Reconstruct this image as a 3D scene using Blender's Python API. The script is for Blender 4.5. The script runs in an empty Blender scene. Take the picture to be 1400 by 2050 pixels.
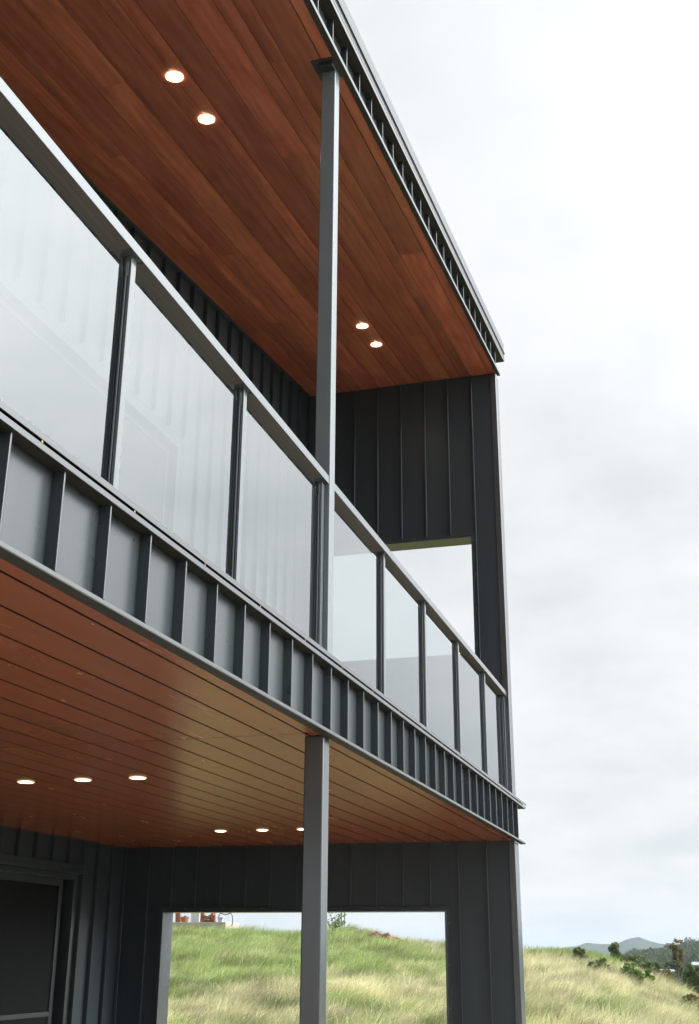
import bpy, bmesh, math, random
import numpy as np
from mathutils import Vector, Matrix
R = math.radians
scene = bpy.context.scene
C = scene.collection

# ---------------------------------------------------------------- camera
EYE = 1.6
cam_d = bpy.data.cameras.new('camera'); cam = bpy.data.objects.new('camera', cam_d); C.objects.link(cam)
yaw, pitch, roll = R(16.697), R(20.552), R(0.382)
fwd = Vector((math.cos(yaw)*math.cos(pitch), math.sin(yaw)*math.cos(pitch), math.sin(pitch)))
rgt = Vector((math.sin(yaw), -math.cos(yaw), 0)); upv = rgt.cross(fwd)
r_ = rgt*math.cos(roll) + upv*math.sin(roll); u_ = -rgt*math.sin(roll) + upv*math.cos(roll)
M = Matrix(((r_.x, u_.x, -fwd.x), (r_.y, u_.y, -fwd.y), (r_.z, u_.z, -fwd.z))).to_4x4()
M.translation = (0, 0, EYE)
cam.matrix_world = M
cam_d.sensor_fit = 'VERTICAL'; cam_d.sensor_height = 36; cam_d.lens = 2361.6/2050*36
cam_d.clip_start = 0.05; cam_d.clip_end = 20000
scene.camera = cam

# ---------------------------------------------------------------- world: overcast sky
SUN_TO = Vector((0.30, -1.0, 0.62)).normalized()
w = bpy.data.worlds.new('World'); scene.world = w; w.use_nodes = True
nt = w.node_tree; nt.nodes.clear()
def N(nt, t, **kw):
    n = nt.nodes.new(t)
    for k, v in kw.items():
        if k in n.inputs.keys() if isinstance(k, str) else False: n.inputs[k].default_value = v
        else: setattr(n, k, v)
    return n
def math_(nt, op, a, b=None, clamp=False):
    n = nt.nodes.new('ShaderNodeMath'); n.operation = op; n.use_clamp = clamp
    for i, s in enumerate((a, b)):
        if s is None: continue
        if isinstance(s, (int, float)): n.inputs[i].default_value = s
        else: nt.links.new(s, n.inputs[i])
    return n.outputs[0]
def ramp(nt, fac, stops, interp='LINEAR'):
    n = nt.nodes.new('ShaderNodeValToRGB'); n.color_ramp.interpolation = interp
    el = n.color_ramp.elements
    while len(el) < len(stops): el.new(0.5)
    for e, (p, c) in zip(el, stops):
        e.position = p; e.color = (c[0], c[1], c[2], 1) if len(c) == 3 else c
    nt.links.new(fac, n.inputs[0]); return n.outputs[0]
def mixc(nt, fac, a, b, mode='MIX'):
    n = nt.nodes.new('ShaderNodeMix'); n.data_type = 'RGBA'; n.blend_type = mode
    for s, i in ((fac, 0), (a, 6), (b, 7)):
        if isinstance(s, (int, float)): n.inputs[i].default_value = s
        elif isinstance(s, tuple): n.inputs[i].default_value = (*s, 1) if len(s) == 3 else s
        else: nt.links.new(s, n.inputs[i])
    return n.outputs[2]

sky = nt.nodes.new('ShaderNodeTexSky'); sky.sky_type = 'NISHITA'; sky.sun_disc = False
sky.sun_elevation = math.asin(SUN_TO.z); sky.sun_rotation = math.atan2(SUN_TO.x, SUN_TO.y)
tc = nt.nodes.new('ShaderNodeTexCoord'); sep = nt.nodes.new('ShaderNodeSeparateXYZ')
nt.links.new(tc.outputs['Generated'], sep.inputs[0])
zc = math_(nt, 'MAXIMUM', sep.outputs[2], 0.0)
den = math_(nt, 'ADD', zc, 0.24)
cx_ = math_(nt, 'DIVIDE', sep.outputs[0], den); cy_ = math_(nt, 'DIVIDE', sep.outputs[1], den)
comb = nt.nodes.new('ShaderNodeCombineXYZ'); nt.links.new(cx_, comb.inputs[0]); nt.links.new(cy_, comb.inputs[1])
n1 = nt.nodes.new('ShaderNodeTexNoise'); n1.inputs['Scale'].default_value = 1.5; n1.inputs['Detail'].default_value = 7; n1.inputs['Roughness'].default_value = .52; n1.inputs['Distortion'].default_value = .35
nt.links.new(comb.outputs[0], n1.inputs['Vector'])
n2 = nt.nodes.new('ShaderNodeTexNoise'); n2.inputs['Scale'].default_value = 4.2; n2.inputs['Detail'].default_value = 6; n2.inputs['Roughness'].default_value = .55
nt.links.new(comb.outputs[0], n2.inputs['Vector'])
cl = math_(nt, 'ADD', math_(nt, 'MULTIPLY', n1.outputs[0], .65), math_(nt, 'MULTIPLY', n2.outputs[0], .35))
tone = ramp(nt, cl, [(.35, (.79, .825, .845)), (.46, (.91, .938, .95)), (.55, (1.0, 1.015, 1.02)), (.66, (1.06, 1.068, 1.07))])
# overcast sky: brighter towards the zenith
# and towards the veiled sun, which stands in front of the facade
dt = nt.nodes.new('ShaderNodeVectorMath'); dt.operation = 'DOT_PRODUCT'; dt.inputs[1].default_value = SUN_TO
nt.links.new(tc.outputs['Generated'], dt.inputs[0])
glow = math_(nt, 'MULTIPLY', math_(nt, 'POWER', math_(nt, 'MAXIMUM', dt.outputs['Value'], 0.0), 6.0), 96.0)
grad = math_(nt, 'ADD', math_(nt, 'ADD', math_(nt, 'MULTIPLY', zc, .6), 8.2), glow)
gv = nt.nodes.new('ShaderNodeVectorMath'); gv.operation = 'SCALE'
nt.links.new(tone, gv.inputs[0]); nt.links.new(grad, gv.inputs['Scale'])
skyc = mixc(nt, .93, sky.outputs[0], gv.outputs[0])
bg = nt.nodes.new('ShaderNodeBackground'); bg.inputs[1].default_value = 0.1
nt.links.new(skyc, bg.inputs[0])
wo = nt.nodes.new('ShaderNodeOutputWorld'); nt.links.new(bg.outputs[0], wo.inputs[0])

sd = bpy.data.lights.new('sun', 'SUN'); sd.energy = 1.5; sd.angle = R(30); sd.color = (1, .97, .93)
sun = bpy.data.objects.new('sun', sd); C.objects.link(sun)
sun.rotation_euler = SUN_TO.to_track_quat('Z', 'Y').to_euler()
vs = scene.view_settings
vs.view_transform = 'Standard'; vs.look = 'None'; vs.gamma = 1; vs.exposure = 0.2; vs.use_curve_mapping = False
try:
    scene.cycles.max_bounces = 8; scene.cycles.transparent_max_bounces = 12
    scene.cycles.caustics_reflective = False; scene.cycles.caustics_refractive = False
    scene.cycles.sample_clamp_indirect = 1.2; scene.cycles.blur_glossy = 1.5
except Exception: pass

# ---------------------------------------------------------------- materials
def newmat(name):
    m = bpy.data.materials.new(name); m.use_nodes = True
    nt = m.node_tree; nt.nodes.clear()
    out = nt.nodes.new('ShaderNodeOutputMaterial'); b = nt.nodes.new('ShaderNodeBsdfPrincipled')
    nt.links.new(b.outputs[0], out.inputs[0])
    return m, nt, b, out
def coords(nt, kind='Object', scale=(1, 1, 1), loc=None):
    t = nt.nodes.new('ShaderNodeTexCoord'); mp = nt.nodes.new('ShaderNodeMapping'); mp.inputs['Scale'].default_value = scale
    nt.links.new(t.outputs[kind], mp.inputs[0])
    if loc is not None: nt.links.new(loc, mp.inputs['Location'])
    return mp.outputs[0]
def noise(nt, vec, scale, detail=4, rough=.5, dist=0):
    n = nt.nodes.new('ShaderNodeTexNoise'); n.inputs['Scale'].default_value = scale; n.inputs['Detail'].default_value = detail
    n.inputs['Roughness'].default_value = rough; n.inputs['Distortion'].default_value = dist
    if vec is not None: nt.links.new(vec, n.inputs['Vector'])
    return n.outputs[0]
def bump(nt, b, h, strength, dist=.01):
    n = nt.nodes.new('ShaderNodeBump'); n.inputs['Strength'].default_value = strength; n.inputs['Distance'].default_value = dist
    nt.links.new(h, n.inputs['Height']); nt.links.new(n.outputs[0], b.inputs['Normal'])

def mat_paint(name, col, rough=.38, spec=.5, var=.12, dust=.0, oil=.0, ior=1.5):
    m, nt, b, o = newmat(name)
    v = coords(nt)
    n = noise(nt, v, 1.6, 2, .5); f = noise(nt, v, 3, 2, .5)
    c = mixc(nt, n, tuple(x*(1-var) for x in col), tuple(x*(1+var) for x in col))
    streak = noise(nt, coords(nt, scale=(5, 5, .5)), 1.6, 3, .5)
    c = mixc(nt, math_(nt, 'MULTIPLY', ramp(nt, streak, [(.5, (0, 0, 0)), (.75, (1, 1, 1))]), dust), c, (.22, .21, .19))
    nt.links.new(c, b.inputs['Base Color'])
    nt.links.new(math_(nt, 'ADD', math_(nt, 'MULTIPLY', f, .05), rough-.025), b.inputs['Roughness'])
    b.inputs['IOR'].default_value = ior; b.inputs['Specular IOR Level'].default_value = spec
    if oil: bump(nt, b, noise(nt, v, 1.7, 2, .4), oil, .02)
    return m
M_clad = mat_paint('dark grey sheet paint', (.036, .044, .048), .28, .5, .08, .04, 0)
M_wall = mat_paint('wall sheet paint', (.030, .041, .047), .36, .5, .08, .03, 0)
M_flash = mat_paint('flashing paint', (.050, .056, .060), .22, .5, .10, .05, 0, ior=1.7)
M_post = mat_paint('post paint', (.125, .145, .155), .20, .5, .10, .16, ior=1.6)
M_post_shaded = mat_paint('post paint with shade', (.040, .048, .053), .20, .5, .08, .10, ior=1.8)  # post paint again, with the dimmer light on the lower post put into its colour
M_alu = mat_paint('balustrade powder coat', (.090, .105, .112), .16, .5, .06, .03, ior=1.8)
M_infill = mat_paint('handrail infill', (.130, .118, .100), .5, .4, .10)
M_brushed = mat_paint('rivet metal', (.30, .31, .32), .35)
M_frame = mat_paint('door frame', (.030, .036, .039), .3, .5, .06)
M_rubber = mat_paint('black gasket', (.012, .013, .014), .5, .4, .1)
M_trimin = mat_paint('trim', (.040, .038, .030), .6, .2, .1)  # for flashing undersides: their shade and warm ground light put into the colour
M_plate = mat_paint('steel plate', (.030, .034, .035), .45, .5, .3, .2)
M_roof = mat_paint('roof sheet', (.07, .078, .083), .42, .35)
M_core = mat_paint('wall core', (.03, .032, .034), .6)
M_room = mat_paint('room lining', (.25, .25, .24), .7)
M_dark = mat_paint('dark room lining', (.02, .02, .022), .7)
M_tile = mat_paint('deck tile', (.32, .31, .29), .6)

def mat_wood(name, dark, mid, light, gscale=1.0, rough=.36, objvar=.5, spec=.5, tint=(1, 1, 1), bmp=.06, ior=1.5, rvar=.18, finec=.14):
    m, nt, b, o = newmat(name)
    oi = nt.nodes.new('ShaderNodeObjectInfo')
    cb = nt.nodes.new('ShaderNodeCombineXYZ')
    nt.links.new(math_(nt, 'MULTIPLY', oi.outputs['Random'], 37.0), cb.inputs[0]); nt.links.new(math_(nt, 'MULTIPLY', oi.outputs['Random'], 91.0), cb.inputs[1])
    v = coords(nt, scale=(1.1*gscale, 14*gscale, 14*gscale), loc=cb.outputs[0])
    v2 = coords(nt, scale=(.8, 6, 6), loc=cb.outputs[0])
    v3 = coords(nt, scale=(3, 120, 120), loc=cb.outputs[0])
    g = noise(nt, v, 1.3, 7, .62, 1.4); blot = noise(nt, v2, 1.5, 4, .55, .6); fine = noise(nt, v3, 1.0, 3, .6)
    wv = nt.nodes.new('ShaderNodeTexWave'); wv.wave_type = 'BANDS'; wv.bands_direction = 'Y'; wv.inputs['Scale'].default_value = .55
    wv.inputs['Distortion'].default_value = 9; wv.inputs['Detail'].default_value = 3; wv.inputs['Detail Scale'].default_value = .8
    nt.links.new(v, wv.inputs['Vector'])
    f = math_(nt, 'ADD', math_(nt, 'MULTIPLY', g, .26), math_(nt, 'ADD', math_(nt, 'MULTIPLY', blot, .66), math_(nt, 'MULTIPLY', wv.outputs[0], .08)))
    c = ramp(nt, f, [(.34, dark), (.5, mid), (.68, light)])
    c = mixc(nt, math_(nt, 'MULTIPLY', ramp(nt, fine, [(.3, (1, 1, 1)), (.5, (0, 0, 0))]), finec), c, dark)
    hv = nt.nodes.new('ShaderNodeHueSaturation'); nt.links.new(c, hv.inputs['Color'])
    nt.links.new(math_(nt, 'ADD', math_(nt, 'MULTIPLY', oi.outputs['Random'], objvar), 1-objvar/2), hv.inputs['Value'])
    nt.links.new(math_(nt, 'ADD', math_(nt, 'MULTIPLY', math_(nt, 'FRACT', math_(nt, 'MULTIPLY', oi.outputs['Random'], 7.3)), .006), .497), hv.inputs['Hue'])
    nt.links.new(hv.outputs[0], b.inputs['Base Color'])
    nt.links.new(math_(nt, 'ADD', math_(nt, 'MULTIPLY', blot, rvar), rough-rvar/2), b.inputs['Roughness'])
    b.inputs['Specular IOR Level'].default_value = spec
    b.inputs['Specular Tint'].default_value = (*tint, 1); b.inputs['IOR'].default_value = ior
    if bmp: bump(nt, b, g, bmp, .004)
    return m
M_wood_up = mat_wood('red timber lining', (.29, .074, .034), (.42, .120, .056), (.56, .185, .092), .55, .34, .54)
M_wood_lo = mat_wood('stained timber soffit', (.305, .088, .032), (.318, .093, .034), (.332, .098, .036), .35, .27, .14, .5, (1, .64, .36), 0, 1.6, .02, 0)
M_groove = mat_paint('groove backing', (.035, .010, .005), .7, .2)

def mat_glass(name, tint, ior, rough=.0):
    m = bpy.data.materials.new(name); m.use_nodes = True; nt = m.node_tree; nt.nodes.clear()
    out = nt.nodes.new('ShaderNodeOutputMaterial')
    tr = nt.nodes.new('ShaderNodeBsdfTransparent'); tr.inputs[0].default_value = (*tint, 1)
    gl = nt.nodes.new('ShaderNodeBsdfGlossy'); gl.inputs['Roughness'].default_value = rough; gl.inputs[0].default_value = (.95, .985, 1, 1)
    fr = nt.nodes.new('ShaderNodeFresnel'); fr.inputs[0].default_value = ior
    geo = nt.nodes.new('ShaderNodeNewGeometry')
    nt.links.new(geo.outputs['True Normal'], fr.inputs['Normal'])
    # front faces carry the reflection of both faces, back faces only transmit
    r2 = math_(nt, 'DIVIDE', math_(nt, 'MULTIPLY', fr.outputs[0], 2.0), math_(nt, 'ADD', fr.outputs[0], 1.0))
    fac = math_(nt, 'MULTIPLY', r2, math_(nt, 'SUBTRACT', 1.0, geo.outputs['Backfacing']))
    mx = nt.nodes.new('ShaderNodeMixShader'); nt.links.new(fac, mx.inputs[0]); nt.links.new(tr.outputs[0], mx.inputs[1]); nt.links.new(gl.outputs[0], mx.inputs[2])
    nt.links.new(mx.outputs[0], out.inputs[0])
    return m
M_glass = mat_glass('balustrade glass', (.62, .665, .665), 1.55)
M_doorglass = mat_paint('matt black door pane', (.005, .006, .007), .6, .12, .15)  # matt black sheet added in place of door glass to keep reflections out

m, nt, b, o = newmat('curtain cloth'); b.inputs['Base Color'].default_value = (.78, .79, .78, 1); b.inputs['Roughness'].default_value = .9; M_curtain = m
def mat_emit(name, col, s):
    m = bpy.data.materials.new(name); m.use_nodes = True; nt = m.node_tree; nt.nodes.clear()
    o = nt.nodes.new('ShaderNodeOutputMaterial'); e = nt.nodes.new('ShaderNodeEmission'); e.inputs[0].default_value = (*col, 1); e.inputs[1].default_value = s
    nt.links.new(e.outputs[0], o.inputs[0]); return m
M_rim = mat_emit('added glow rim', (1, .72, .40), 20)  # added emitter, standing in for the soft halo around a lamp
M_lamp = mat_emit('lit lamp lens', (1, .90, .72), 14)
m, nt, b, o = newmat('lamp ring'); b.inputs['Base Color'].default_value = (.72, .66, .50, 1); b.inputs['Roughness'].default_value = .4
b.inputs['Emission Color'].default_value = (1, .80, .45, 1); b.inputs['Emission Strength'].default_value = .75; M_ring = m  # ring emission stands in for lens light falling on it

# ---------------------------------------------------------------- mesh helpers
K = .1285
def slope(x): return K*x
def mesh_obj(name, verts, faces, mat, parent=None, smooth=False):
    me = bpy.data.meshes.new(name); me.from_pydata(verts, [], faces)
    if mat: me.materials.append(mat)
    if smooth:
        for p in me.polygons: p.use_smooth = True
    o = bpy.data.objects.new(name, me); C.objects.link(o)
    if parent: o.parent = parent
    return o
def boxes(name, bl, mat, parent=None, bevel=0.0, lift=False, seg=2):
    """boxes (x0,x1,y0,y1,z0,z1) joined into one mesh part; lift follows the roof pitch"""
    bm = bmesh.new()
    for (x0, x1, y0, y1, z0, z1) in bl:
        vs_ = [bm.verts.new((x, y, z)) for x in (x0, x1) for y in (y0, y1) for z in (z0, z1)]
        for f in ((0, 1, 3, 2), (4, 6, 7, 5), (0, 4, 5, 1), (2, 3, 7, 6), (0, 2, 6, 4), (1, 5, 7, 3)):
            bm.faces.new([vs_[i] for i in f])
    if bevel: bmesh.ops.bevel(bm, geom=list(bm.edges), offset=bevel, segments=seg, affect='EDGES', profile=.5)
    if lift:
        for v in bm.verts: v.co.z += slope(v.co.x)
    # origin at the first box centre so that object texture space differs per piece
    me = bpy.data.meshes.new(name); bm.to_mesh(me); bm.free()
    me.materials.append(mat)
    if bevel:
        for p in me.polygons: p.use_smooth = False
    o = bpy.data.objects.new(name, me); C.objects.link(o)
    if parent: o.parent = parent
    return o
def empty(name, loc=(0, 0, 0)):
    e = bpy.data.objects.new(name, None); e.location = loc; e.empty_display_size = .3; C.objects.link(e); return e
def tag(o, label, cat, group=None, kind=None):
    if label: o['label'] = label
    if cat: o['category'] = cat
    if group: o['group'] = group
    if kind: o['kind'] = kind
    return o
rnd = random.Random(4)

# ================================================================= TERRAIN
CREST = [(-30, -1.6), (-12, -1.2), (-4, -.7), (0, .10), (.95, .33), (2.06, .87), (3.4, 1.42), (4.55, 1.66), (5.9, 1.82), (6.9, 1.82), (9.8, 2.10), (11.5, 2.22), (12.5, 2.42), (13.6, 2.62), (15.4, 2.52), (18, 2.58), (20.5, 2.58), (30, 2.7), (60, 3.0)]
CX = np.array([a for a, _ in CREST]); CZ = np.array([b for _, b in CREST])
def hgt(x, y):
    x = np.asarray(x, float); y = np.asarray(y, float)
    c = np.interp(y*45/np.maximum(x, 20), CX, CZ) - .30
    s = np.clip((x-14)/31, 0, 1)
    up = -.25 + (c+.25)*(s**1.15)
    d = np.clip((x-45)/130, 0, 1); dn = c - (c+13)*d**.9
    z = np.where(x < 45, up, dn)
    bumpy = .09*np.sin(x*.9+y*.35)*np.sin(y*.8-x*.2) + .05*np.sin(x*2.3+1)*np.sin(y*2.1)
    z = z + bumpy*np.clip((x-14)/6, 0, 1)*np.clip((70-x)/20, 0, 1)
    return np.where(x < 14, np.where(x < 12.5, 0, (x-12.5)/1.5*-.25), z)
xs = np.concatenate([[-6000, -2500, -900, -300, -100, -40, -20, -10, -4, 0, 4, 8, 12, 12.5, 13, 13.5], np.arange(14, 60, .5), [62, 66, 72, 80, 90, 105, 125, 150, 180, 250, 400, 800, 1600, 3000, 6000, 9000]])
ys = np.concatenate([[-9000, -4000, -1500, -500, -200, -90, -60, -40, -30, -22, -16, -12], np.arange(-10, 34, .5), [36, 40, 48, 60, 90, 200, 500, 1500, 4000, 9000]])
gx, gy = np.meshgrid(xs, ys, indexing='ij'); gz = hgt(gx, gy)
nx, ny = gx.shape
vv = np.stack([gx, gy, gz], -1).reshape(-1, 3)
idx = np.arange(nx*ny).reshape(nx, ny)
ff = np.stack([idx[:-1, :-1], idx[1:, :-1], idx[1:, 1:], idx[:-1, 1:]], -1).reshape(-1, 4)
m, nt, b, o = newmat('ground')
v = coords(nt)
sp = nt.nodes.new('ShaderNodeSeparateXYZ'); nt.links.new(v, sp.inputs[0])
patch = noise(nt, v, .35, 5, .6, .4); fine = noise(nt, v, 6, 5, .65)
gr = ramp(nt, patch, [(.38, (.07, .10, .03)), (.55, (.17, .15, .065)), (.7, (.23, .20, .10))])
gr = mixc(nt, .35, gr, ramp(nt, fine, [(.35, (.03, .04, .012)), (.7, (.18, .16, .08))]))
cl_ = ramp(nt, noise(nt, v, 2.2, 6, .65), [(.35, (.24, .21, .17)), (.65, (.34, .305, .25))])
far = ramp(nt, noise(nt, v, .05, 5, .6), [(.4, (.05, .075, .03)), (.65, (.13, .14, .06))])
fm = math_(nt, 'MULTIPLY', math_(nt, 'SUBTRACT', sp.outputs[0], 12.2), 1.0, True)
ff2 = math_(nt, 'MULTIPLY', math_(nt, 'SUBTRACT', sp.outputs[0], 60), .05, True)
g2 = mixc(nt, ff2, mixc(nt, fm, cl_, gr), far)
nt.links.new(g2, b.inputs['Base Color']); b.inputs['Roughness'].default_value = .95; b.inputs['Specular IOR Level'].default_value = .1
bump(nt, b, fine, .5, .05)
ground = mesh_obj('ground', vv.tolist(), ff.tolist(), m, smooth=True); ground['kind'] = 'structure'

# ================================================================= HOUSE
house = empty('house', (6, 4, 0))
tag(house, 'dark grey metal clad house with red timber soffits and a balcony', 'house')
def P(name, bl, mat, parent=None, bevel=0.0, lift=False, seg=2):
    o = boxes(name, bl, mat, parent or house, bevel, lift, seg)
    o.matrix_parent_inverse = (parent or house).matrix_world.inverted() if parent else Matrix.Translation((-6, -4, 0))
    return o
def sub(name, bl, mat, parent, bevel=0.0, lift=False, seg=2):
    o = boxes(name, bl, mat, None, bevel, lift, seg)
    o.parent = parent; o.matrix_parent_inverse = Matrix.Translation((0, 0, 0)); return o

XA = -1.6            # left end that is built
XW = 11.54           # face of the end wall
XO = 11.75           # outer face of the end wall
ZS = 2.619           # lower soffit face
ZD = 3.01            # deck edge top
YBL, YBU = 5.86, 3.98  # back walls, lower and upper
S0 = EYE + 4.499     # upper soffit height at x = 0

# ---- floors
P('ground_slab', [(XA, XO, 1.85, 9.5, -.2, .06)], M_tile)
P('deck_slab', [(XA, XO-.01, 1.87, 9.5, 2.665, 2.985)], M_tile)
# ---- lower soffit
lsof = P('lower_soffit', [(XA, XW+.05, 1.86, 9.4, ZS+.031, ZS+.040)], M_groove)
ye = [1.806] + [1.879+.1965*i for i in range(21)]
ye = [y for y in ye if y < YBL-.02] + [YBL+.02]
for i in range(len(ye)-1):
    for (x0, x1) in ((XA, 5.527), (5.532, XW-.002)):
        b_ = sub('board', [(x0, x1, ye[i]+.0048, ye[i+1]-.0048, ZS, ZS+.0300)], M_wood_lo, lsof, .0015, seg=1)
        b_.data.materials.append(M_groove)      # edge faces coloured dark, standing in for shade inside the grooves
        for p_ in b_.data.polygons:
            if abs(p_.normal.y) > .3 or abs(p_.normal.x) > .3: p_.material_index = 1
# ---- lower fascia (balcony edge)
st = P('soffit_trim', [(XA, 11.88, 1.7503, 1.801, ZS-.006, ZS-.003), (XA, 11.88, 1.7528, 1.82, ZS+.0085, ZS+.0105)], M_trimin)
sub('front_lip', [(XA, 11.88, 1.7495, 1.7525, ZS-.0025, ZS+.011)], M_flash, st)
fas = P('balcony_fascia', [(XA, 11.70, 1.8125, 1.86, ZS+.012, 2.965)], M_core)
FP = .2985; f0 = 2.615
k0 = int((XA-f0)/FP)
fx = [f0+FP*k for k in range(k0, 40) if f0+FP*k < 11.72]
for i, x in enumerate(fx):
    xe = fx[i+1] if i+1 < len(fx) else 11.705
    sub('cladding_panel', [(x-.001, xe-.0005 if i+1 < len(fx) else xe, 1.8085, 1.8115, ZS+.013, 2.962)], M_clad, fas)
    sub('seam_rib', [(x-.011, x-.0012, 1.7665, 1.8120, ZS+.022, 2.9585)], M_clad, fas, .003, seg=2)
cap = P('deck_edge', [(XA, 12.0, 1.752, 1.757, 2.9605, 2.9795)], M_flash)
sub('underside_flashing', [(XA, 12.0, 1.7575, 1.95, 2.9615, 2.9645)], M_trimin, cap)
sub('shadow_gap', [(XA, 12.0, 1.775, 1.95, 2.966, 2.991)], M_trimin, cap)
sub('edge_angle', [(XA, 12.015, 1.748, 1.7515, 2.9885, 3.0105), (XA, 12.015, 1.7515, 2.05, 3.0065, 3.0100)], M_flash, cap)
M_brass = mat_paint('brass fixing', (.35, .24, .08), .4)
fb = []
for q, x in enumerate(fx):
    if q % 2 == 0: fb.append((x+.12, x+.128, 1.7505, 1.7518, 2.9805, 2.9875))
f_ = sub('fixings', fb, M_brass, cap); f_['kind'] = 'stuff'
# ---- posts
lp = P('post', [(5.59, 5.69, 1.803, 1.903, .061, ZS-.001)], M_post_shaded, None, .007, seg=3)
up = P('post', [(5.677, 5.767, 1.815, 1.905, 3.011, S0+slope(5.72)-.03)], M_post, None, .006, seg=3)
sub('base_plate', [(5.62, 5.82, 1.79, 1.93, 3.0105, 3.018)], M_plate, up, .002)
sub('head_plate', [(5.577, 5.79, 1.80, 1.948, S0-.008, S0-.001)], M_plate, up, .001, True)
sub('packer', [(5.61, 5.785, 1.815, 1.905, S0-.034, S0-.0085)], M_plate, up, .001, True)
# ---- upper soffit
usof = P('upper_soffit', [(XA, XW+.1, 1.84, 4.2, S0+.016, S0+.05)], M_groove, None, 0, True)
def lining_board(x0, x1, y0, y1, dz):
    ch = .045 if y1-y0 > .09 else .006
    pr = [(y0, .0015), (y0+.0015, 0), (y1-ch, 0), (y1-.0012, .0036), (y1, .0056), (y1, .0145), (y0, .0145)]
    vv = [(x, y, S0+dz+z+slope(x)) for x in (x0, x1) for y, z in pr]; n = len(pr)
    ff = [(k, (k+1) % n, n+(k+1) % n, n+k) for k in range(n)] + [tuple(range(n-1, -1, -1)), tuple(range(n, 2*n))]
    mesh_obj('board', vv, ff, M_wood_up, usof)
# full boards, and here and there a pair of half width boards
rows = [1.803, 1.881]
while rows[-1] < 3.75: rows.append(rows[-1]+.2085)
rows.append(3.965)
cutx = {7: [5.41, 8.9], 2: [5.53, 9.3], 5: [7.11], 8: [3.1, 7.9], 1: [4.2, 8.4], 3: [6.6, 10.2], 4: [2.7, 8.05], 6: [4.4, 9.9]}
for i in range(len(rows)-1):
    y0, y1 = rows[i], rows[i+1]
    strips = [(y0, y1)]
    if i in (2, 5, 9): ym = y0+.104; strips = [(y0, ym), (ym, y1)]
    for q, (a, b2) in enumerate(strips):
        cuts = [c_+(rnd.uniform(.8, 2.2) if q else 0) for c_ in cutx.get(i, [3.4+i*.31, 7.6+.2*i])]
        ends = [XA] + [c_ for c_ in cuts if c_ < XW-.6] + [XW+.04]
        for j in range(len(ends)-1):
            lining_board(ends[j]+.0006, ends[j+1]-.0006, a+.0026, b2-.0026, rnd.uniform(-.0012, .0012))
# ---- upper fascia and gutter
rt = P('roof_trim', [(XA, 11.64, 1.7655, 1.801, S0-.006, S0-.003), (XA, 11.64, 1.7677, 1.83, S0+.024, S0+.026)], M_trimin, None, 0, True)
sub('front_lip', [(XA, 11.64, 1.765, 1.7675, S0-.0025, S0+.026)], M_flash, rt, 0, True)
rfas = P('roof_fascia', [(XA, 11.62, 1.8305, 1.87, S0+.0515, S0+.26)], M_core, None, 0, True)
g0_ = 5.836
rx = [g0_+.297*k for k in range(int((XA-g0_)/.297), 40) if g0_+.297*k < 11.62]
for i, x in enumerate(rx):
    xe = rx[i+1] if i+1 < len(rx) else 11.625
    sub('cladding_panel', [(x-.001, xe-.0005, 1.8265, 1.8295, S0+.0265, S0+.252)], M_clad, rfas, 0, True)
    sub('seam_rib', [(x-.011, x-.0012, 1.785, 1.830, S0+.028, S0+.249)], M_clad, rfas, .003, True)
gut = P('gutter', [(XA, 11.87, 1.748, 1.752, S0+.2500, S0+.340), (XA, 11.869, 1.7465, 1.7478, S0+.288, S0+.292), (XA, 11.869, 1.7465, 1.7478, S0+.318, S0+.322)], M_flash, None, 0, True)
sub('underside', [(XA, 11.868, 1.7525, 1.95, S0+.2505, S0+.254)], M_trimin, gut, 0, True)
sub('end_cap', [(11.8702, 11.873, 1.747, 1.95, S0+.2505, S0+.345)], M_flash, gut, 0, True)
P('roof', [(XA, 11.88, 1.738, 9.6, S0+.345, S0+.356), (XA, 11.875, 1.748, 1.756, S0+.356, S0+.475), (XA, 11.875, 1.756, 9.6, S0+.462, S0+.474), (XA, 11.6, 4.2, 9.5, S0+.05, S0+.25)], M_roof, None, 0, True)

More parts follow.
